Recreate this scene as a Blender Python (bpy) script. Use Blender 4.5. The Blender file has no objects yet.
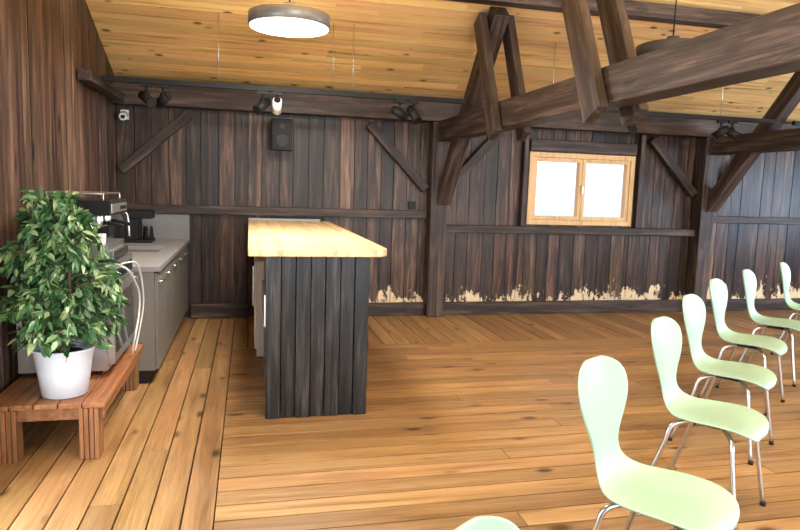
import bpy, bmesh, math, random
from mathutils import Vector, Matrix
random.seed(7)
scene=bpy.context.scene
V=Vector
# ------------------------------------------------------------------ materials
def newmat(name):
    m=bpy.data.materials.new(name); m.use_nodes=True
    nt=m.node_tree; b=nt.nodes['Principled BSDF']
    return m,nt,b
def plain(name,col,rough=.5,metal=0.0,noise=.06,scale=30,emit=None,es=0,spec=None,coat=0):
    m,nt,b=newmat(name)
    n=nt.nodes.new('ShaderNodeTexNoise'); n.inputs['Scale'].default_value=scale; n.inputs['Detail'].default_value=4
    tc=nt.nodes.new('ShaderNodeTexCoord'); nt.links.new(tc.outputs['Object'],n.inputs['Vector'])
    r=nt.nodes.new('ShaderNodeValToRGB')
    r.color_ramp.elements[0].position=.3; r.color_ramp.elements[1].position=.7
    r.color_ramp.elements[0].color=tuple(c*(1-noise) for c in col)+(1,)
    r.color_ramp.elements[1].color=tuple(min(1,c*(1+noise)) for c in col)+(1,)
    nt.links.new(n.outputs['Fac'],r.inputs['Fac']); nt.links.new(r.outputs['Color'],b.inputs['Base Color'])
    b.inputs['Roughness'].default_value=rough; b.inputs['Metallic'].default_value=metal
    if spec is not None: b.inputs['Specular IOR Level'].default_value=spec
    b.inputs['Coat Weight'].default_value=coat
    if emit: 
        b.inputs['Emission Color'].default_value=emit+(1,); b.inputs['Emission Strength'].default_value=es
    return m
def wood(name,dark,mid,light,axis,rough=.45,across=28,along=1.6,knots=.0,var=.35,bump=.15,patch=False,coat=0,contrast=(.3,.5,.72),strips=None,spec=.5,kscale=(4.5,1.6),hue=.018,fine=0.0,worn=None):
    m,nt,b=newmat(name); N=nt.nodes.new; L=nt.links.new
    tc=N('ShaderNodeTexCoord'); geo=N('ShaderNodeNewGeometry')
    rnd=geo.outputs['Random Per Island']
    sc=[across]*3; sc[axis]=along
    mp=N('ShaderNodeMapping'); mp.inputs['Scale'].default_value=sc
    L(tc.outputs['Object'],mp.inputs['Vector'])
    if strips:
        sep=N('ShaderNodeSeparateXYZ'); L(tc.outputs['Object'],sep.inputs[0])
        d=N('ShaderNodeMath'); d.operation='DIVIDE'; d.inputs[1].default_value=strips[1]; L(sep.outputs[strips[0]],d.inputs[0])
        fl=N('ShaderNodeMath'); fl.operation='FLOOR'; L(d.outputs[0],fl.inputs[0])
        wn=N('ShaderNodeTexWhiteNoise'); wn.noise_dimensions='1D'; L(fl.outputs[0],wn.inputs['W'])
        rnd=wn.outputs['Value']
    ml=N('ShaderNodeMath'); ml.operation='MULTIPLY'; ml.inputs[1].default_value=61.0; L(rnd,ml.inputs[0])
    add=N('ShaderNodeVectorMath'); add.operation='ADD'; L(mp.outputs[0],add.inputs[0]); L(ml.outputs[0],add.inputs[1])
    n=N('ShaderNodeTexNoise'); n.inputs['Scale'].default_value=1; n.inputs['Detail'].default_value=7; n.inputs['Roughness'].default_value=.65; n.inputs['Distortion'].default_value=.6
    L(add.outputs[0],n.inputs['Vector'])
    r=N('ShaderNodeValToRGB'); e=r.color_ramp.elements
    e[0].position=contrast[0]; e[0].color=dark+(1,)
    e[1].position=contrast[2]; e[1].color=light+(1,)
    k=e.new(contrast[1]); k.color=mid+(1,)
    L(n.outputs['Fac'],r.inputs['Fac'])
    mr=N('ShaderNodeMapRange'); mr.inputs['To Min'].default_value=1-var; mr.inputs['To Max'].default_value=1+var*.7; L(rnd,mr.inputs['Value'])
    hs=N('ShaderNodeHueSaturation'); L(mr.outputs[0],hs.inputs['Value']); L(r.outputs['Color'],hs.inputs['Color'])
    mh=N('ShaderNodeMath'); mh.operation='MULTIPLY_ADD'; mh.inputs[1].default_value=hue; mh.inputs[2].default_value=.5-hue/2; 
    wn2=N('ShaderNodeTexWhiteNoise'); wn2.noise_dimensions='1D'; L(ml.outputs[0],wn2.inputs['W']); L(wn2.outputs['Value'],mh.inputs[0]); L(mh.outputs[0],hs.inputs['Hue'])
    col=hs.outputs['Color']
    if fine>0:
        sf=[150]*3; sf[axis]=4
        mf=N('ShaderNodeMapping'); mf.inputs['Scale'].default_value=sf; L(tc.outputs['Object'],mf.inputs['Vector'])
        nf=N('ShaderNodeTexNoise'); nf.inputs['Scale'].default_value=1; nf.inputs['Detail'].default_value=3; L(mf.outputs[0],nf.inputs['Vector'])
        mrf=N('ShaderNodeMapRange'); mrf.inputs['From Min'].default_value=.3; mrf.inputs['From Max'].default_value=.7; mrf.inputs['To Min'].default_value=1-fine; mrf.inputs['To Max'].default_value=1+fine; L(nf.outputs['Fac'],mrf.inputs['Value'])
        hf=N('ShaderNodeHueSaturation'); L(mrf.outputs[0],hf.inputs['Value']); L(col,hf.inputs['Color']); col=hf.outputs['Color']
    if worn:
        nw=N('ShaderNodeTexNoise'); nw.inputs['Scale'].default_value=1.1; nw.inputs['Detail'].default_value=8; nw.inputs['Roughness'].default_value=.7; L(tc.outputs['Object'],nw.inputs['Vector'])
        mw_=N('ShaderNodeMapRange'); mw_.inputs['From Min'].default_value=.45; mw_.inputs['From Max'].default_value=.75; mw_.inputs['To Max'].default_value=.5; L(nw.outputs['Fac'],mw_.inputs['Value'])
        xw=N('ShaderNodeMixRGB'); L(mw_.outputs[0],xw.inputs['Fac']); L(col,xw.inputs['Color1']); xw.inputs['Color2'].default_value=worn+(1,); col=xw.outputs['Color']
    if knots>0:
        sk=[kscale[0]]*3; sk[axis]=kscale[1]
        mk=N('ShaderNodeMapping'); mk.inputs['Scale'].default_value=sk; L(tc.outputs['Object'],mk.inputs['Vector'])
        ak=N('ShaderNodeVectorMath'); ak.operation='ADD'; L(mk.outputs[0],ak.inputs[0]); L(ml.outputs[0],ak.inputs[1])
        vo=N('ShaderNodeTexVoronoi'); vo.inputs['Scale'].default_value=1.0; L(ak.outputs[0],vo.inputs['Vector'])
        rk=N('ShaderNodeValToRGB'); rk.color_ramp.elements[0].position=.07; rk.color_ramp.elements[0].color=(knots,)*3+(1,)
        rk.color_ramp.elements[1].position=.17; rk.color_ramp.elements[1].color=(0,0,0,1)
        L(vo.outputs['Distance'],rk.inputs['Fac'])
        mx=N('ShaderNodeMixRGB'); L(rk.outputs['Color'],mx.inputs['Fac']); L(col,mx.inputs['Color1'])
        mx.inputs['Color2'].default_value=tuple(c*.35 for c in dark)+(1,); col=mx.outputs['Color']
    if patch:
        sp=N('ShaderNodeSeparateXYZ'); L(tc.outputs['Object'],sp.inputs[0])
        mp2=N('ShaderNodeMapping'); mp2.inputs['Scale'].default_value=(6,1,3.0); L(tc.outputs['Object'],mp2.inputs['Vector'])
        n2=N('ShaderNodeTexNoise'); n2.inputs['Scale'].default_value=1.3; n2.inputs['Detail'].default_value=6; n2.inputs['Roughness'].default_value=.75; L(mp2.outputs[0],n2.inputs['Vector'])
        h=N('ShaderNodeMath'); h.operation='MULTIPLY_ADD'; h.inputs[1].default_value=1.5; h.inputs[2].default_value=-.56; L(n2.outputs['Fac'],h.inputs[0])
        lt=N('ShaderNodeMath'); lt.operation='LESS_THAN'; L(sp.outputs['Z'],lt.inputs[0]); L(h.outputs[0],lt.inputs[1])
        gx=N('ShaderNodeMath'); gx.operation='GREATER_THAN'; L(sp.outputs['X'],gx.inputs[0]); gx.inputs[1].default_value=1.0
        m3=N('ShaderNodeMath'); m3.operation='MULTIPLY'; L(lt.outputs[0],m3.inputs[0]); L(gx.outputs[0],m3.inputs[1])
        mx2=N('ShaderNodeMixRGB'); L(m3.outputs[0],mx2.inputs['Fac']); L(col,mx2.inputs['Color1']); mx2.inputs['Color2'].default_value=(.75,.60,.38,1); col=mx2.outputs['Color']
    L(col,b.inputs['Base Color'])
    b.inputs['Roughness'].default_value=rough; b.inputs['Coat Weight'].default_value=coat; b.inputs['Coat Roughness'].default_value=.25
    b.inputs['Specular IOR Level'].default_value=spec
    bp=N('ShaderNodeBump'); bp.inputs['Strength'].default_value=bump; bp.inputs['Distance'].default_value=.01
    L(n.outputs['Fac'],bp.inputs['Height']); L(bp.outputs[0],b.inputs['Normal'])
    return m
PD,PM,PL=(.15,.075,.026),(.31,.172,.066),(.46,.285,.13)
fk=dict(rough=.38,across=18,along=1.0,knots=.9,var=.30,contrast=(.26,.48,.76),spec=.42,fine=.2,kscale=(5,2.2),worn=(.27,.175,.09),hue=.012)
M_floorX=wood('pine_floor_boards_x',PD,PM,PL,0,**fk)
M_floorY=wood('pine_floor_boards_y',PD,PM,PL,1,**fk)
M_ceil=wood('pine_ceiling_boards',(.50,.26,.08),(.86,.54,.21),(.95,.68,.32),0,rough=.5,across=20,along=.8,knots=1,var=.2,contrast=(.32,.46,.75),kscale=(6,3.2),fine=.1)
WD,WM,WL=(.008,.004,.0028),(.045,.0225,.014),(.21,.12,.077)
M_wall=wood('dark_stained_boards',WD,WM,WL,2,rough=.42,across=16,along=1.1,knots=.9,var=.65,patch=True,bump=.4,contrast=(.34,.5,.74),spec=.38,fine=.45,hue=.03)
M_wall2=wood('dark_stained_boards_side',(.018,.0095,.006),(.088,.049,.032),(.28,.17,.115),2,rough=.45,across=16,along=1.1,knots=.9,var=.5,bump=.4,contrast=(.33,.5,.75),spec=.4,fine=.4,hue=.02)
M_beam=wood('dark_timber',(.010,.007,.006),(.044,.029,.023),(.14,.095,.075),0,rough=.5,across=16,along=1.2,knots=.6,var=.2,bump=.4,spec=.35,fine=.4)
M_bench=wood('red_brown_timber',(.15,.06,.022),(.28,.12,.046),(.42,.21,.09),1,rough=.45,var=.25)
M_bench2=wood('red_brown_timber_v',(.15,.06,.022),(.28,.12,.046),(.42,.21,.09),2,rough=.45,var=.25)
M_barboard=wood('charred_boards',(.003,.003,.003),(.014,.013,.013),(.10,.085,.076),2,rough=.38,across=24,along=1.3,knots=.6,var=.5,bump=.7,fine=.55,contrast=(.35,.5,.76),spec=.4)
M_butcher=wood('butcher_block',(.56,.37,.17),(.74,.53,.28),(.84,.66,.38),1,rough=.38,across=30,along=2,var=.16,strips=(0,.042))
M_winframe=wood('pine_window_frame',(.5,.29,.12),(.70,.44,.19),(.8,.54,.26),2,rough=.4,var=.05)
M_glassmat,nt,b=newmat('window_glass')
out=nt.nodes['Material Output']; tr=nt.nodes.new('ShaderNodeBsdfTransparent'); gl=nt.nodes.new('ShaderNodeBsdfGlossy'); gl.inputs['Roughness'].default_value=.02
mx=nt.nodes.new('ShaderNodeMixShader'); mx.inputs[0].default_value=.06
nt.links.new(tr.outputs[0],mx.inputs[1]); nt.links.new(gl.outputs[0],mx.inputs[2]); nt.links.new(mx.outputs[0],out.inputs['Surface'])
M_black=plain('black_plastic',(.010,.010,.011),.55,spec=.25)
M_blackm=plain('black_metal',(.018,.018,.02),.45,.3,spec=.3)
M_white=plain('white_plastic',(.75,.76,.78),.4,noise=.02)
M_pot=plain('white_ceramic',(.66,.73,.84),.3,noise=.02)
M_chair=plain('mint_white_shell',(.34,.52,.39),.4,noise=.02,scale=3)
M_chrome=plain('brushed_metal',(.6,.6,.6),.28,1.0,noise=.1)
M_steel=plain('stainless_steel',(.55,.56,.57),.3,.9,noise=.05,scale=8)
M_cab=plain('taupe_cabinet',(.19,.185,.165),.45,noise=.03)
M_top=plain('grey_worktop',(.27,.275,.28),.35,noise=.15,scale=60)
M_splash=plain('grey_backsplash',(.19,.195,.205),.45,noise=.08)
M_soil=plain('soil',(.03,.018,.01),.9,noise=.5)
M_bark=plain('bark',(.16,.10,.06),.8,noise=.3)
M_lampside=plain('lamp_housing',(.24,.235,.22),.4,.4)
M_lampglow=plain('lamp_diffuser',(.9,.9,.88),.5,emit=(1,.98,.95),es=6.0)
M_lampoff=plain('lamp_housing_dark',(.05,.05,.05),.5)
M_glassdark=plain('dark_glass',(.015,.016,.018),.08)
M_subfloor=plain('subfloor',(.010,.006,.004),.9)
M_snow=plain('snow',(.86,.90,.95),.8,noise=.06,scale=1)
M_leaf,nt,b=newmat('ficus_leaf')
g=nt.nodes.new('ShaderNodeNewGeometry'); r=nt.nodes.new('ShaderNodeValToRGB')
r.color_ramp.elements[0].color=(.022,.085,.028,1); r.color_ramp.elements[1].color=(.42,.55,.28,1)
k=r.color_ramp.elements.new(.6); k.color=(.08,.20,.07,1)
nt.links.new(g.outputs['Random Per Island'],r.inputs['Fac']); nt.links.new(r.outputs[0],b.inputs['Base Color']); b.inputs['Roughness'].default_value=.35

# ------------------------------------------------------------------ builder
class B:
    def __init__(s): s.bm=bmesh.new(); s.mats=[]
    def mi(s,m):
        if m not in s.mats: s.mats.append(m)
        return s.mats.index(m)
    def hexa(s,c,m):
        v=[s.bm.verts.new(p) for p in c]
        for f in ((0,3,2,1),(4,5,6,7),(0,1,5,4),(1,2,6,5),(2,3,7,6),(3,0,4,7)):
            fc=s.bm.faces.new([v[i] for i in f]); fc.material_index=s.mi(m)
    def box(s,x0,x1,y0,y1,z0,z1,m):
        s.hexa([(x0,y0,z0),(x1,y0,z0),(x1,y1,z0),(x0,y1,z0),(x0,y0,z1),(x1,y0,z1),(x1,y1,z1),(x0,y1,z1)],m)
    def ring(s,c,ax1,ax2,r,n):
        return [s.bm.verts.new(c+ax1*(math.cos(2*math.pi*i/n)*r)+ax2*(math.sin(2*math.pi*i/n)*r)) for i in range(n)]
    def skin(s,rings,m,cap=True,smooth=True):
        n=len(rings[0])
        for a,b_ in zip(rings,rings[1:]):
            for i in range(n):
                f=s.bm.faces.new((a[i],a[(i+1)%n],b_[(i+1)%n],b_[i])); f.smooth=smooth; f.material_index=s.mi(m)
        if cap:
            f=s.bm.faces.new(rings[0][::-1]); f.material_index=s.mi(m)
            f=s.bm.faces.new(rings[-1]); f.material_index=s.mi(m)
    def cyl(s,p1,p2,r1,m,r2=None,n=20):
        p1=V(p1);p2=V(p2); d=(p2-p1).normalized(); r2=r1 if r2 is None else r2
        a=d.orthogonal().normalized(); b_=d.cross(a)
        s.skin([s.ring(p1,a,b_,r1,n),s.ring(p2,a,b_,r2,n)],m)
    def lathe(s,c,prof,m,n=32,cap=True):
        c=V(c); s.skin([s.ring(c+V((0,0,z)),V((1,0,0)),V((0,1,0)),r,n) for r,z in prof],m,cap)
    def tube(s,pts,r,m,n=10,sub=6,taper=1.0):
        P=[V(p) for p in pts]; Q=[]
        ext=[P[0]*2-P[1]]+P+[P[-1]*2-P[-2]]
        if sub>1 and len(P)>2:
            for i in range(1,len(ext)-2):
                a,b_,c,d=ext[i-1:i+3]
                for k in range(sub):
                    t=k/sub
                    Q.append(.5*((2*b_)+(c-a)*t+(2*a-5*b_+4*c-d)*t*t+(3*b_-a-3*c+d)*t**3))
            Q.append(P[-1])
        else: Q=P
        rings=[]; nrm=None
        for i,q in enumerate(Q):
            t=(Q[min(i+1,len(Q)-1)]-Q[max(i-1,0)]).normalized()
            if nrm is None: nrm=t.orthogonal().normalized()
            nrm=(nrm-t*nrm.dot(t)).normalized()
            rr=r*(1+(taper-1)*i/(len(Q)-1))
            rings.append(s.ring(q,nrm,t.cross(nrm),rr,n))
        s.skin(rings,m)
    def done(s,name,parent=None,bevel=0,recalc=True,mw=None):
        if recalc: bmesh.ops.recalc_face_normals(s.bm,faces=s.bm.faces)
        me=bpy.data.meshes.new(name); s.bm.to_mesh(me); s.bm.free()
        for m in s.mats: me.materials.append(m)
        o=bpy.data.objects.new(name,me); scene.collection.objects.link(o)
        if mw is not None: o.matrix_world=mw
        if parent: o.parent=parent
        if bevel:
            md=o.modifiers.new('bevel','BEVEL'); md.width=bevel; md.segments=2; md.limit_method='ANGLE'
        return o
def empty(name,loc=(0,0,0)):
    o=bpy.data.objects.new(name,None); scene.collection.objects.link(o); o.location=loc; o.empty_display_size=.1; return o
def beam(name,p1,p2,w,h,parent=None,m=None,bevel=.008):
    p1=V(p1);p2=V(p2); x=(p2-p1); Ln=x.length; x.normalize()
    up=V((0,0,1)) if abs(x.z)<.99 else V((0,1,0))
    y=up.cross(x).normalized(); z=x.cross(y)
    mw=Matrix((x,y,z)).transposed().to_4x4(); mw.translation=p1
    b=B(); b.box(0,Ln,-w/2,w/2,-h/2,h/2,m or M_beam)
    return b.done(name,parent,bevel,mw=mw)
# ------------------------------------------------------------------ room shell
XL,XR,YB,YF=-1.36,9.4,7.36,-3.4
RY=1.98; SL=.372; Z0=2.553
def ceilz(y): return Z0+SL*((YB-y) if y>RY else (y-YF))
b=B()
b.box(XL-.2,XR+.2,YF-.2,YB+.2,-.12,-.03,M_subfloor)
w=.142; g=.0045
def row(a0,a1,c0,c1,along):
    p=a0-random.random()*1.2
    while p<a1:
        q=p+random.uniform(2.2,3.9)
        s0,s1=max(p,a0),min(q,a1)
        dz=random.uniform(-.0015,.0015)
        if s1-s0>.02:
            if along=='x': b.box(s0+g/2,s1-g/2,c0+g,c1-g,-.03,dz,M_floorX)
            else: b.box(c0+g,c1-g,s0+g/2,s1-g/2,-.03,dz,M_floorY)
        p=q
BX,BY=-.147,5.93
y=BY
while y>YF: row(BX,XR,max(y-w,YF),y,'x'); y-=w
x=BX
while x>XL: row(YF,YB,max(x-w,XL),x,'y'); x-=w
x=BX
while x<XR: row(BY,YB,x,min(x+w,XR),'y'); x+=w
b.done('floor',bevel=0)
b=B(); wz=.118; cs=1/math.hypot(1,SL)
def slope(ya,yb_,za):
    sg=1 if yb_>ya else -1
    tot=abs(yb_-ya)/cs; s=0
    while s<tot:
        e=min(s+wz,tot); p=XL-random.random()
        while p<XR:
            q=p+random.uniform(2.5,4.2); x0,x1=max(p,XL)+.001,min(q,XR)-.001
            if x1-x0>.02:
                def P(x,s_,o): 
                    return (x, ya+sg*s_*cs - sg*o*SL*cs*1, za+s_*SL*cs + o*cs)
                s0,s1=s+.003,e-.003
                b.hexa([P(x0,s0,0),P(x1,s0,0),P(x1,s1,0),P(x0,s1,0),P(x0,s0,.02),P(x1,s0,.02),P(x1,s1,.02),P(x0,s1,.02)],M_ceil)
            p=q
        s=e
    def P2(x,s_,o): return (x, ya+sg*s_*cs - sg*o*SL*cs, za+s_*SL*cs+o*cs)
    b.hexa([P2(XL-.2,-.2,.02),P2(XR+.2,-.2,.02),P2(XR+.2,tot+.05,.02),P2(XL-.2,tot+.05,.02),P2(XL-.2,-.2,.12),P2(XR+.2,-.2,.12),P2(XR+.2,tot+.05,.12),P2(XL-.2,tot+.05,.12)],M_subfloor)
slope(YB,RY,Z0); slope(YF,RY,Z0)
b.done('ceiling')
def boardwall(name,axis,pos,out,u0,u1,ztop,holes,mat,wmin=.14,wmax=.2):
    b=B()
    for layer in (0,1):
        cuts=sorted([h[0] for h in holes]+[h[1] for h in holes])
        u=u0
        while u<u1-1e-4:
            e=min(u+(random.uniform(wmin,wmax) if layer==0 else .4),u1)
            for c in cuts:
                if u+1e-4<c<e: e=c
            spans=[(0.0,None)]
            for h in holes:
                if u>=h[0]-1e-4 and e<=h[1]+1e-4: spans=[(0.0,h[2]),(h[3],None)]
            dz=random.uniform(0,.006) if layer==0 else 0
            gp=.0035 if layer==0 else 0
            t0=pos+(dz if layer==0 else .025)*out; t1=pos+(.025 if layer==0 else .14)*out
            for a,z in spans:
                if z is None: za,zb=ztop(u),ztop(e)
                else: za=zb=z
                if za-a<.01 and zb-a<.01: continue
                m=mat if layer==0 else M_subfloor
                if axis=='x': C=lambda uu,t,zz:(uu,t,zz)
                else: C=lambda uu,t,zz:(t,uu,zz)
                ua,ub=u+gp,e-gp
                b.hexa([C(ua,t0,a),C(ub,t0,a),C(ub,t1,a),C(ua,t1,a),C(ua,t0,za),C(ub,t0,zb),C(ub,t1,zb),C(ua,t1,za)],m)
            u=e
    return b.done(name)
WX0,WX1,WZ0,WZ1=3.33,4.78,1.11,2.0
flat=lambda u:Z0+.005
boardwall('wall_back','x',YB,1,XL-.0,XR,flat,[(WX0,WX1,WZ0,WZ1)],M_wall)
boardwall('wall_left','y',XL,-1,YF,YB+.14,lambda u:ceilz(min(max(u,YF),YB))+.004,[(1.7,3.1,0.0,2.1)],M_wall2)
boardwall('wall_right','y',XR,1,YF,YB+.14,lambda u:ceilz(min(max(u,YF),YB))+.004,[(.4,2.4,.9,2.1),(3.2,5.6,.9,2.1)],M_wall2)
boardwall('wall_front','x',YF,-1,XL,XR,flat,[(.0,2.0,.3,2.2),(3.0,5.2,.3,2.2),(6.2,8.4,.3,2.2)],M_wall2)
def window(name,axis,pos,out,u0,u1,z0,z1,panes=2,fw=.065,sw=.055):
    b=B()
    def bx(ua,ub,ta,tb,za,zb,m):
        ta,tb=pos+out*ta,pos+out*tb
        t0,t1=min(ta,tb),max(ta,tb)
        if axis=='x': b.box(ua,ub,t0,t1,za,zb,m)
        else: b.box(t0,t1,ua,ub,za,zb,m)
    e=.002; A0,A1,C0,C1=u0+e,u1-e,z0+e,z1-e
    bx(A0,A0+fw,-.03,.1,C0,C1,M_winframe); bx(A1-fw,A1,-.03,.1,C0,C1,M_winframe)
    bx(A0+fw,A1-fw,-.03,.1,C0,C0+fw,M_winframe); bx(A0+fw,A1-fw,-.03,.1,C1-fw,C1,M_winframe)
    n=panes; W=(A1-A0-2*fw)/n
    for i in range(n):
        a=A0+fw+i*W+.002; c=a+W-.004; d0,d1=C0+fw+.002,C1-fw-.002
        bx(a,a+sw,-.02,.06,d0,d1,M_winframe); bx(c-sw,c,-.02,.06,d0,d1,M_winframe)
        bx(a+sw,c-sw,-.02,.06,d0,d0+sw,M_winframe); bx(a+sw,c-sw,-.02,.06,d1-sw,d1,M_winframe)
        bx(a+sw-.005,c-sw+.005,.03,.036,d0+sw-.005,d1-sw+.005,M_glassmat)
    um=(A0+A1)/2
    bx(um-.012,um+.012,-.05,-.02,(z0+z1)/2-.06,(z0+z1)/2+.05,M_chrome)
    return b.done(name,bevel=.004)
window('window_1','x',YB,1,WX0,WX1,WZ0,WZ1,fw=.06,sw=.045)
window('door_1','y',XL,-1,1.7,3.1,.0,2.1,2)
window('window_2','y',XR,1,.4,2.4,.9,2.1); window('window_3','y',XR,1,3.2,5.6,.9,2.1)
window('window_4','x',YF,-1,.0,2.0,.3,2.2); window('window_5','x',YF,-1,3.0,5.2,.3,2.2); window('window_6','x',YF,-1,6.2,8.4,.3,2.2)
F=YB-.003
T=[0]
def trim(p1,p2,w,h):
    T[0]+=1; return beam('trim_%d'%T[0],p1,p2,w,h)
def hx(x0,x1,z0,z1,d):
    return trim((x0,F-d/2,(z0+z1)/2),(x1,F-d/2,(z0+z1)/2),d,z1-z0)
P1,P2=2.15,5.77
for x0,x1,zr0,zr1 in ((XL+.005,P1-.105,1.155,1.25),(P1+.105,P2-.105,1.0,1.09),(P2+.105,XR-.01,1.18,1.27)):
    hx(x0,x1,zr0,zr1,.12 if zr0<1.1 else .075)
for x0,x1 in ((.95,P1-.105),(P1+.105,P2-.105),(P2+.105,XR-.01)):
    hx(x0,x1,.001,.15,.09)
hx(-.62,.0,.001,.165,.09)
beam('wall_plate_beam',(XL+.005,F-.1,2.39),(XR-.005,F-.1,2.39),.2,.23)
beam('wall_plate_beam',(XL+.065,5.75,2.335),(XL+.065,F-.21,2.335),.11,.09)
trim((3.26,F-.03,1.092),(3.26,F-.03,2.27),.06,.12); trim((4.845,F-.03,1.092),(4.845,F-.03,2.27),.06,.1)
hx(3.33,4.78,2.012,2.15,.05)
for a,c in (((-1.31,1.60),(-.62,2.22)),((1.33,2.22),(2.02,1.50)),((2.28,1.52),(2.93,2.22)),((4.97,2.22),(5.64,1.54)),((5.9,1.54),(6.56,2.22))):
    beam('wall_brace',(a[0],F-.05,a[1]),(c[0],F-.05,c[1]),.09,.10)
def truss(px):
    e=empty('roof_truss',(0,0,0)); cx=px+.05
    beam('post',(px,F-.1,0.001),(px,F-.1,2.27),.2,.19,e)
    beam('tie_beam',(cx,F-.0,2.165),(cx,YF+.02,2.165),.18,.23,e)
    for s in (0,1):
        f=(lambda y:y) if s==0 else (lambda y:2*RY-y)
        beam('long_brace',(cx,f(7.20),1.38),(cx,f(5.65),3.12),.15,.17,e)
        for dx in (-.135,.135):
            beam('strut',(cx+dx,f(5.28),1.98),(cx+dx,f(5.80),3.08),.07,.17,e)
            beam('strut',(cx+dx,f(3.62),1.98),(cx+dx,f(4.42),3.62),.07,.2,e)
    return e
truss(P1); truss(P2)
beam('purlin_beam',(XL+.01,5.45,3.185),(XR-.01,5.45,3.185),.14,.13)
beam('purlin_beam',(XL+.01,2*RY-5.45,3.185),(XR-.01,2*RY-5.45,3.185),.14,.13)
# ------------------------------------------------------------------ lighting track & spots
TY,TZ=6.14,2.37
b=B()
b.box(XL+.125,P1-.08,TY-.022,TY+.022,TZ-.022,TZ+.022,M_black)
b.box(P1+.19,P2-.08,TY-.022,TY+.022,TZ-.022,TZ+.022,M_black)
b.box(P2+.19,XR-.002,TY-.022,TY+.022,TZ-.022,TZ+.022,M_black)
for x in (-.27,.76,.95,3.0,5.0,7.2): b.cyl((x,TY,TZ+.01),(x,TY,ceilz(TY)-.002),.004,M_chrome,n=6)
b.done('lighting_track')
def spot(x,d,m):
    b=B(); b.box(x-.05,x+.05,TY-.016,TY+.016,TZ-.05,TZ-.023,M_black)
    b.cyl((x,TY,TZ-.05),(x,TY,TZ-.11),.012,M_black,n=10)
    d=V(d).normalized(); c=V((x,TY,TZ-.15))
    b.cyl(c-d*.075,c+d*.075,.042,m); b.cyl(c+d*.076,c+d*.09,.046,M_black); b.cyl(c-d*.09,c-d*.076,.03,M_black)
    b.cyl(c+V((0,0,.0)),c+V((0,0,.05)),.03,M_black,n=10)
    b.done('track_spotlight')
spot(-.88,(.5,-.6,-.4),M_black); spot(-.74,(-.4,.5,-.3),M_black)
spot(.12,(-.5,-.5,-.5),M_black); spot(.25,(0,.7,-.5),M_white)
spot(1.41,(.8,.1,-.4),M_black); spot(1.55,(.3,-.5,-.7),M_black)
spot(3.93,(-.4,-.8,-.4),M_black); spot(5.16,(.5,-.6,-.5),M_black);spot(5.02,(-.5,.5,-.5),M_black)
def lamp(x,y,z,on,R=.29):
    b=B()
    side=M_lampside if on else M_lampoff
    b.lathe((x,y,z),[(R-.02,.090),(R,.08),(R,.0),(R-.008,-.004)],side,48)
    b.lathe((x,y,z),[(R-.009,-.0045),(R-.012,-.010)],M_lampglow if on else M_lampoff,48)
    zc=ceilz(y)
    b.cyl((x,y,z+.09),(x,y,z+.16),.05,side)
    b.cyl((x,y,z+.15),(x,y,zc-.003),.006,M_black,n=8)
    b.done('round_pendant_lamp')
lamp(.28,4.84,2.63,True); lamp(3.42,4.84,2.66,False)
b=B(); sx=.34
b.box(sx-.03,sx+.03,F-.14,F,2.0,2.1,M_black) 
b.box(sx-.11,sx+.11,F-.32,F-.13,1.87,2.2,M_black)
b.box(sx-.10,sx+.10,F-.327,F-.32,1.88,2.19,M_black)
b.cyl((sx,F-.327,1.97),(sx,F-.333,1.97),.07,M_blackm); b.cyl((sx,F-.327,2.12),(sx,F-.333,2.12),.03,M_blackm)
b.done('wall_speaker',bevel=.01)
b=B(); b.cyl((-1.27,F-.03,2.18),(-1.27,F-.13,2.15),.04,M_white); b.box(-1.31,-1.23,F-.03,F,2.13,2.23,M_white); b.cyl((-1.27,F-.131,2.15),(-1.27,F-.135,2.15),.022,M_black); b.done('security_camera',bevel=.004)
def outlet(x,y,z,ax):
    b=B()
    if ax=='y': b.box(XL+.001,XL+.02,y-.05,y+.05,z-.045,z+.045,M_black); b.cyl((XL+.02,y,z),(XL+.023,y,z),.025,M_blackm)
    else: b.box(x-.045,x+.045,F-.018,F,z-.045,z+.045,M_black); b.cyl((x,F-.018,z),(x,F-.021,z),.025,M_blackm)
    b.done('wall_outlet',bevel=.004)
outlet(0,4.41,1.25,'y'); outlet(1.87,0,1.31,'x')
# ------------------------------------------------------------------ bar counter
e=empty('bar_counter')
b=B(); x=.105; n=7; bw=(.765-.105)/n
for i in range(n):
    d=.0 if i%2 else .012
    b.box(x+.002,x+bw-.002,4.06-d,4.10,.002,1.058,M_barboard); x+=bw
b.done('front_boards',e,.004)
b=B(); b.box(.735,.765,4.101,7.26,.002,1.058,M_barboard); b.box(.105,.735,7.23,7.26,.002,1.058,M_barboard)
b.box(.13,.73,4.101,4.13,.0021,1.057,M_cab)
for yy in (5.2,6.5): b.box(.12,.734,yy,yy+.03,.002,1.058,M_cab)
b.box(.12,.734,4.14,5.19,.5,.53,M_cab); b.box(.12,.734,4.14,5.19,.06,.09,M_cab); b.box(.12,.734,6.54,7.22,.5,.53,M_cab)
b.done('carcass',e,.002)
def slab(x0,x1,y0,y1,z0,z1,rad,m):
    bm_=B(); pts=[]
    for (cx,cy,a0,r) in ((x0+rad[0],y0+rad[0],180,rad[0]),(x1-rad[1],y0+rad[1],270,rad[1]),(x1-rad[2],y1-rad[2],0,rad[2]),(x0+rad[3],y1-rad[3],90,rad[3])):
        for k in range(9):
            a=math.radians(a0+90*k/8); pts.append((cx+r*math.cos(a),cy+r*math.sin(a)))
    lo=[bm_.bm.verts.new((p[0],p[1],z0)) for p in pts]; hi=[bm_.bm.verts.new((p[0],p[1],z1)) for p in pts]
    bm_.skin([lo,hi],m,smooth=False); return bm_
slab(-.005,.885,3.99,7.2,1.06,1.108,(.02,.12,.02,.02),M_butcher).done('worktop',e,.006)
b=B(); b.box(-.005,.78,7.2,7.26,1.06,1.13,M_top); b.done('rear_upstand',e,.004)
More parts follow.
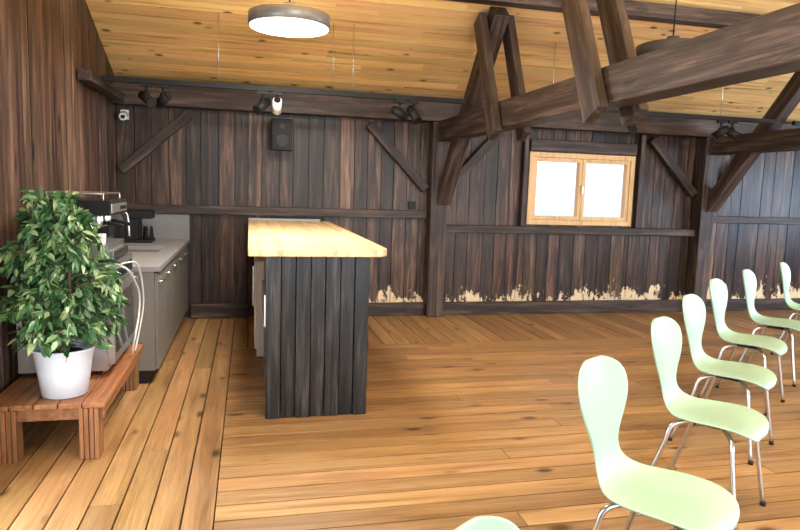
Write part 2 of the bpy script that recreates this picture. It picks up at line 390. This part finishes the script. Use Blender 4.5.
b=B(); b.box(.07,.62,5.55,6.15,.012,.85,M_white); b.box(.05,.069,5.56,6.14,.08,.84,M_white); b.box(.03,.05,5.6,5.63,.45,.8,M_chrome); b.box(.075,.6,5.57,6.13,.0,.012,M_black)
b.done('undercounter_fridge',bevel=.008)
b=B(); b.box(.14,.6,4.3,5.0,.531,.78,M_black); b.box(.10,.14,4.32,4.98,.54,.77,M_steel); b.done('storage_crate',bevel=.01)
# ------------------------------------------------------------------ kitchen unit
e=empty('kitchen_cabinet'); CX=-.65; CY0,CY1=4.92,F-.04
b=B(); b.box(XL+.01,CX-.022,CY0,CY1,.1,.84,M_cab); b.box(XL+.02,CX-.07,CY0+.01,CY1,.002,.1,M_black)
n=5; dw=(CY1-CY0)/n
for i in range(n):
    b.box(CX-.02,CX,CY0+i*dw+.003,CY0+(i+1)*dw-.003,.11,.83,M_cab)
    b.tube([(CX+.001,CY0+i*dw+.08,.76),(CX+.025,CY0+i*dw+.1,.76),(CX+.025,CY0+i*dw+.22,.76),(CX+.001,CY0+i*dw+.24,.76)],.006,M_chrome,8,4)
b.done('carcass',e,.003)
b=B()
b.box(XL+.005,CX+.02,CY0-.01,5.95,.842,.88,M_top); b.box(XL+.005,CX+.02,6.5,CY1,.842,.88,M_top)
b.box(XL+.005,-1.2,5.95,6.5,.842,.88,M_top); b.box(-.78,CX+.02,5.95,6.5,.842,.88,M_top)
b.box(-1.2,-.78,5.95,6.5,.841,.845,M_glassdark)
b.done('worktop',e,.003)
b=B(); b.box(XL+.005,CX+.02,CY1+.002,F-.002,.842,1.15,M_splash); b.box(XL+.002,XL+.02,CY0,CY1,.882,1.15,M_splash); b.done('backsplash',e)
b=B(); b.cyl((-1.27,6.22,.881),(-1.27,6.22,.9),.03,M_blackm); b.tube([(-1.27,6.22,.9),(-1.27,6.22,1.12),(-1.22,6.22,1.2),(-1.12,6.22,1.2),(-1.08,6.22,1.12)],.012,M_blackm); b.cyl((-1.27,6.2,.94),(-1.27,6.12,.96),.008,M_blackm)
b.done('kitchen_faucet')
b=B(); b.box(-1.2,-.95,6.8,7.1,.882,.91,M_black); b.box(-1.2,-1.08,6.8,7.1,.91,1.12,M_black); b.box(-1.2,-.95,6.82,7.08,1.12,1.2,M_black); b.cyl((-1.0,6.95,.912),(-1.0,6.95,1.04),.055,M_glassdark,.045)
b.done('coffee_brewer',bevel=.006)
# ------------------------------------------------------------------ bench
b=B(); X0,X1,Y0,Y1=-1.33,-.745,3.58,4.88; ZT=.315
n=5; sw=(X1-X0)/n
for i in range(n): b.box(X0+i*sw+.003,X0+(i+1)*sw-.003,Y0,Y1,ZT-.028,ZT,M_bench)
b.box(X0+.01,X1-.01,Y0+.02,Y0+.045,ZT-.095,ZT-.029,M_bench); b.box(X0+.01,X1-.01,Y1-.045,Y1-.02,ZT-.095,ZT-.029,M_bench)
b.box(X1-.045,X1-.02,Y0+.046,Y1-.046,ZT-.095,ZT-.029,M_bench); b.box(X0+.02,X0+.045,Y0+.046,Y1-.046,ZT-.095,ZT-.029,M_bench)
for lx in (X0+.05,X1-.135):
    for ly in (Y0+.005,Y1-.105):
        for k in range(4):
            b.box(lx+k*.026,lx+k*.026+.022,ly-.006 if k%2 else ly,ly+.1,.001,ZT-.03,M_bench2)
        b.box(lx+.004,lx+.098,ly+.01,ly+.09,.03,ZT-.04,M_bench2)
b.done('wooden_bench',bevel=.003)
# ------------------------------------------------------------------ stainless dishwasher on bench
bx0,bx1,by0,by1,bz0,bz1=-1.32,-.79,4.08,4.78,ZT+.002,1.0
b=B()
b.box(bx0,bx1-.04,by0,by1,bz0+.03,bz1,M_steel)
for xx in (bx0+.05,bx1-.1):
    for yy in (by0+.05,by1-.05): b.cyl((xx,yy,bz0),(xx,yy,bz0+.03),.02,M_black)
b.box(bx1-.038,bx1,by0+.004,by1-.004,bz0+.07,bz1-.14,M_steel)
b.box(bx1,bx1+.006,by0+.06,by1-.06,bz0+.13,bz1-.2,M_glassdark)
b.box(bx1-.038,bx1-.004,by0+.004,by1-.004,bz1-.135,bz1-.003,M_steel)
b.box(bx1-.004,bx1+.002,by0+.3,by1-.05,bz1-.11,bz1-.04,M_black)
for k in range(3): b.cyl((bx1-.004,by0+.08+k*.07,bz1-.07),(bx1+.02,by0+.08+k*.07,bz1-.07),.02,M_black)
b.tube([(bx1+.004,by0+.07,bz1-.17),(bx1+.035,by0+.09,bz1-.17),(bx1+.035,by1-.09,bz1-.17),(bx1+.004,by1-.07,bz1-.17)],.009,M_chrome,8,4)
for pts,r_ in (([(-.795,4.2,.965),(-.76,4.2,.97),(-.73,4.24,.94),(-.725,4.40,.86),(-.72,4.56,.74),(-.725,4.56,.6),(-.735,4.48,.48),(-.755,4.50,.38),(-.77,4.55,.327)],.007),
               ([(-.795,4.3,.965),(-.755,4.32,.98),(-.72,4.46,.96),(-.715,4.62,.85),(-.715,4.70,.66),(-.735,4.68,.5),(-.765,4.64,.327)],.006)):
    b.tube(pts,r_,M_white,8,8)
b.done('countertop_dishwasher',bevel=.004)
b=B(); zx=1.003; a0,a1,c0,c1=-1.20,-.83,4.14,4.68
b.box(a0,a1,c0,c1,zx+.01,zx+.10,M_steel); b.box(a1,a1+.03,c0+.02,c1-.02,zx+.01,zx+.06,M_chrome)
b.box(a0,a0+.2,c0+.01,c1-.01,zx+.10,zx+.29,M_steel); b.box(a0,a1+.02,c0,c1,zx+.28,zx+.37,M_black)
b.box(a0+.02,a0+.18,c0+.004,c0+.01,zx+.11,zx+.26,M_black)
b.box(a1+.021,a1+.026,c0+.03,c1-.03,zx+.295,zx+.35,M_steel)
for gy in (c0+.15,c0+.38):
    b.cyl((a1-.08,gy,zx+.28),(a1-.08,gy,zx+.215),.038,M_chrome); b.tube([(a1-.08,gy,zx+.23),(a1+.0,gy-.01,zx+.225),(a1+.07,gy-.02,zx+.21)],.013,M_black,8,4)
    b.cyl((a1-.08,gy,zx+.215),(a1-.08,gy,zx+.195),.012,M_chrome)
for k in range(4): b.cyl((a1+.026,c0+.30+k*.05,zx+.322),(a1+.032,c0+.30+k*.05,zx+.322),.012,M_black)
b.cyl((a1-.07,c0+.15,zx+.101),(a1-.07,c0+.15,zx+.16),.03,M_white,.036)
b.tube([(a1-.01,c1-.03,zx+.29),(a1+.03,c1-.03,zx+.26),(a1+.04,c1-.03,zx+.12)],.006,M_chrome,8,4)
for p in ((a0+.02,c0+.02),(a1-.02,c0+.02),(a1-.02,c1-.02),(a0+.02,c1-.02)): b.cyl((p[0],p[1],zx+.37),(p[0],p[1],zx+.41),.005,M_chrome,n=8)
b.tube([(a0+.02,c0+.02,zx+.41),(a1-.02,c0+.02,zx+.41),(a1-.02,c1-.02,zx+.41),(a0+.02,c1-.02,zx+.41),(a0+.02,c0+.02,zx+.41)],.005,M_chrome,8,1)
for xx in (a0+.05,a1-.05):
    for yy in (c0+.05,c1-.05): b.cyl((xx,yy,zx),(xx,yy,zx+.011),.018,M_black)
b.done('espresso_machine',bevel=.006)
b=B(); gx,gy=-1.05,5.12; zg=.882
b.box(gx-.09,gx+.08,gy-.07,gy+.07,zg,zg+.03,M_black); b.box(gx-.09,gx-.0,gy-.06,gy+.06,zg+.03,zg+.24,M_black); b.box(gx-.09,gx+.06,gy-.06,gy+.06,zg+.2,zg+.3,M_blackm)
b.lathe((gx-.03,gy,zg+.3),[(.045,0),(.075,.1),(.075,.13),(.02,.14)],M_glassdark)
b.done('coffee_grinder',bevel=.006)
# ------------------------------------------------------------------ potted ficus
e=empty('potted_ficus'); px,py,pz=-.985,3.755,ZT+.002
b=B()
b.lathe((px,py,pz),[(.10,0),(.115,.006),(.135,.14),(.150,.25),(.156,.257),(.156,.267),(.146,.267),(.142,.24)],M_pot,40,cap=True)
b.lathe((px,py,pz),[(.143,.236),(.02,.246)],M_soil,24)
b.done('pot',e,recalc=True)
b=B(); L=B(); rn=random.Random(3)
def leaf(p,d,ln):
    d=d.normalized(); s=d.cross(V((rn.uniform(-1,1),rn.uniform(-1,1),1.3))).normalized(); up=s.cross(d).normalized(); w=ln*.22
    pts=[p,p+d*ln*.3+s*w+up*.004,p+d*ln*.62+s*w*.85-up*.002,p+d*ln-up*ln*.18,p+d*ln*.62-s*w*.85-up*.002,p+d*ln*.3-s*w+up*.004]
    m1=p+d*ln*.3-up*.006; m2=p+d*ln*.62-up*.01
    v=[L.bm.verts.new(q) for q in pts]; a,c=L.bm.verts.new(m1),L.bm.verts.new(m2)
    for f in ((v[0],v[1],a),(v[1],v[2],c,a),(v[2],v[3],c),(v[3],v[4],c),(v[4],v[5],a,c),(v[5],v[0],a)):
        fc=L.bm.faces.new(f); fc.material_index=0; fc.smooth=True
L.mi(M_leaf)
base=V((px,py,pz+.24)); H=.76
stems=[[base+V((dx,dy,0)),base+V((dx*1.5+.01,dy*1.5,H*.3)),base+V((dx*2,dy*2.2,H*.62)),base+V((dx*2.4,dy*2.4,H))] for dx,dy in ((.0,.0),(.025,-.02),(-.03,.01))]
for s_ in stems: b.tube(s_,.011,M_bark,8,6,taper=.4)
def ok(p):
    if p.x<XL+.03: return False
    if p.y>4.05: return False
    return True
for k in range(240):
    st=stems[k%3]; t=rn.uniform(.08,1.0)*2.999; i=int(t); q=st[i].lerp(st[i+1],t-i)
    az=rn.uniform(0,2*math.pi); h=(q.z-base.z)/H
    env=.12+.175*math.sin(math.pi*min(1,max(0,(h+.08)**.7*.93)))
    reach=env*rn.uniform(.45,1.05)
    rise=rn.uniform(-.03,.11)
    o=V((math.cos(az),math.sin(az),0))
    p1=q+o*reach*.5+V((0,0,rise*.8)); p2=q+o*reach*.85+V((0,0,rise)); p3=q+o*reach*1.0+V((0,0,rise-rn.uniform(.0,.12)))
    tw=[q,p1,p2,p3]
    if not all(ok(p) for p in tw): 
        tw=[q,q.lerp(p1,.7),q.lerp(p2,.7),q.lerp(p3,.7)]
        if not all(ok(p) for p in tw): continue
    b.tube(tw,.0032,M_bark,5,3,taper=.4)
    nl=17
    for j in range(nl):
        u=.15+.85*j/nl; u3=u*3; i=min(2,int(u3)); p=tw[i].lerp(tw[i+1],u3-i)
        d=(tw[i+1]-tw[i]).normalized()+V((rn.uniform(-1,1),rn.uniform(-1,1),rn.uniform(-.8,.7)))
        ln=rn.uniform(.045,.08)
        pe=p+d.normalized()*ln
        if ok(pe) and pe.z>pz+.26: leaf(p,d,ln)
b.done('stems',e); L.done('foliage',e,recalc=False)
# ------------------------------------------------------------------ chairs
ST=[(.236,.400,.05),(.234,.418,.115),(.215,.437,.165),(.17,.450,.197),(.10,.453,.212),(.02,.448,.214),(-.06,.446,.203),(-.12,.453,.175),(-.165,.475,.135),(-.192,.512,.10),(-.207,.56,.086),(-.218,.61,.104),(-.228,.665,.142),(-.24,.725,.178),(-.253,.785,.190),(-.265,.835,.174),(-.274,.872,.128),(-.279,.892,.06)]
bb=B(); nu=12; G=[]
for i,(yy,zz,hw_) in enumerate(ST):
    a=ST[max(0,i-1)]; c=ST[min(len(ST)-1,i+1)]
    t=V((0,c[0]-a[0],c[1]-a[1])).normalized(); nr=V((0,t.z,-t.y))
    if nr.z<0 and abs(nr.z)>abs(nr.y): nr=-nr
    if i>9 and nr.y<0: nr=-nr
    r_=[]
    for j in range(nu+1):
        s=-1+2*j/nu; cup=(.024 if i<8 else .038)*(hw_/.2)**1.5*s*s
        r_.append(bb.bm.verts.new(V((s*hw_,yy,zz))+nr*cup))
    G.append(r_)
for i in range(len(G)-1):
    for j in range(nu):
        f=bb.bm.faces.new((G[i][j],G[i][j+1],G[i+1][j+1],G[i+1][j])); f.smooth=True
bb.mi(M_chair)
sh=bb.done('seat_shell'); me_shell=sh.data; bpy.data.objects.remove(sh)
bb=B()
for sx_ in (-1,1):
    bb.tube([(sx_*.04,.07,.428),(sx_*.13,.13,.428),(sx_*.175,.165,.40),(sx_*.19,.18,.30),(sx_*.215,.225,.006)],.011,M_chrome,10,6)
    bb.tube([(sx_*.04,-.03,.428),(sx_*.12,-.08,.428),(sx_*.16,-.115,.40),(sx_*.175,-.14,.30),(sx_*.205,-.235,.006)],.011,M_chrome,10,6)
    bb.cyl((sx_*.215,.225,0.001),(sx_*.215,.225,.02),.014,M_black,n=10); bb.cyl((sx_*.205,-.235,0.001),(sx_*.205,-.235,.02),.014,M_black,n=10)
bb.box(-.08,.08,-.06,.10,.424,.438,M_black)
lg=bb.done('legs'); me_legs=lg.data; bpy.data.objects.remove(lg)
def chair(x,y,az):
    e=empty('shell_chair',(x,y,0)); e.rotation_euler=(0,0,-math.radians(az))
    o=bpy.data.objects.new('seat_shell',me_shell); scene.collection.objects.link(o); o.parent=e
    s=o.modifiers.new('solid','SOLIDIFY'); s.thickness=.012; s.offset=0
    s=o.modifiers.new('sub','SUBSURF'); s.levels=2; s.render_levels=2
    o=bpy.data.objects.new('legs',me_legs); scene.collection.objects.link(o); o.parent=e
for x,y,az in ((.54,.82,141),(1.405,1.88,148),(2.175,2.575,147),(2.85,3.24,147),(3.60,3.93,147),(4.38,4.49,146),(5.30,5.05,145)):
    chair(x,y,az)
# ------------------------------------------------------------------ outside
b=B(); b.box(-60,70,9,160,-1.6,-1.5,M_snow)
b.lathe((30,120,-1.5),[(80,0),(55,2.2),(25,3.6),(3,4.2)],M_snow,40)
b.done('snowy_ground_exterior')
# ------------------------------------------------------------------ lights
def area(name,loc,dirv,sx,sy,pw,col):
    l=bpy.data.lights.new(name,'AREA'); l.shape='RECTANGLE'; l.size=sx; l.size_y=sy; l.energy=pw; l.color=col
    o=bpy.data.objects.new(name,l); scene.collection.objects.link(o); o.location=loc
    o.rotation_euler=V(dirv).to_track_quat('-Z','Z').to_euler(); return o
cool=(.82,.92,1.0)
area('daylight_window_4',(1.0,YF-.3,1.25),(0,1,0),2,1.9,260,cool)
area('daylight_window_5',(4.1,YF-.3,1.25),(0,1,0),2.2,1.9,260,cool)
area('daylight_window_6',(7.3,YF-.3,1.25),(0,1,0),2.2,1.9,300,cool)
area('daylight_window_2',(XR+.3,1.4,1.5),(-1,0,0),2,1.2,240,(.68,.84,1))
area('daylight_window_3',(XR+.3,4.4,1.5),(-1,0,0),2.4,1.2,560,(.52,.74,1))
area('daylight_door_1',(XL-.3,2.4,1.05),(1,0,0),1.4,2.1,170,cool)
warm=(1,.96,.89)
for x,y in ((1.2,1.2),(4.6,1.2),(7.6,2.6)):  # added pendants out of view, hung to light room and ceiling
    lamp(x,y,3.0,True)
    area('pendant_light',(x,y,2.98),(0,0,-1),.5,.5,50,warm)
    area('ceiling_fill',(x,y,3.18),(0,.45,1),.45,.45,120,warm)  # added upward fill over each pendant, brightens the ceiling
area('pendant_light',(.28,4.84,2.61),(0,0,-1),.5,.5,75,warm)
area('ceiling_fill',(.28,4.84,2.82),(0,0,1),.45,.45,34,warm)  # same added ceiling fill, above the visible pendant
w=bpy.data.worlds.new('World'); scene.world=w; w.use_nodes=True
bg=w.node_tree.nodes['Background']; bg.inputs[0].default_value=(.88,.94,1,1); bg.inputs[1].default_value=1.4
# ------------------------------------------------------------------ camera
th,p,ro=math.radians(13.4),math.radians(6.8),math.radians(1.8)
f=V((math.sin(th)*math.cos(p),math.cos(th)*math.cos(p),-math.sin(p)))
r0=V((math.cos(th),-math.sin(th),0)); u0=r0.cross(f)
r=r0*math.cos(ro)+u0*math.sin(ro); u=-r0*math.sin(ro)+u0*math.cos(ro)
cam=bpy.data.cameras.new('camera'); cam.lens=28.8; cam.sensor_width=36; cam.clip_start=.05; cam.clip_end=500
co=bpy.data.objects.new('camera',cam); scene.collection.objects.link(co)
mw=Matrix((r,u,-f)).transposed().to_4x4(); mw.translation=V((0,0,1.5)); co.matrix_world=mw
scene.camera=co
scene.view_settings.view_transform='Standard'
scene.view_settings.exposure=0.15
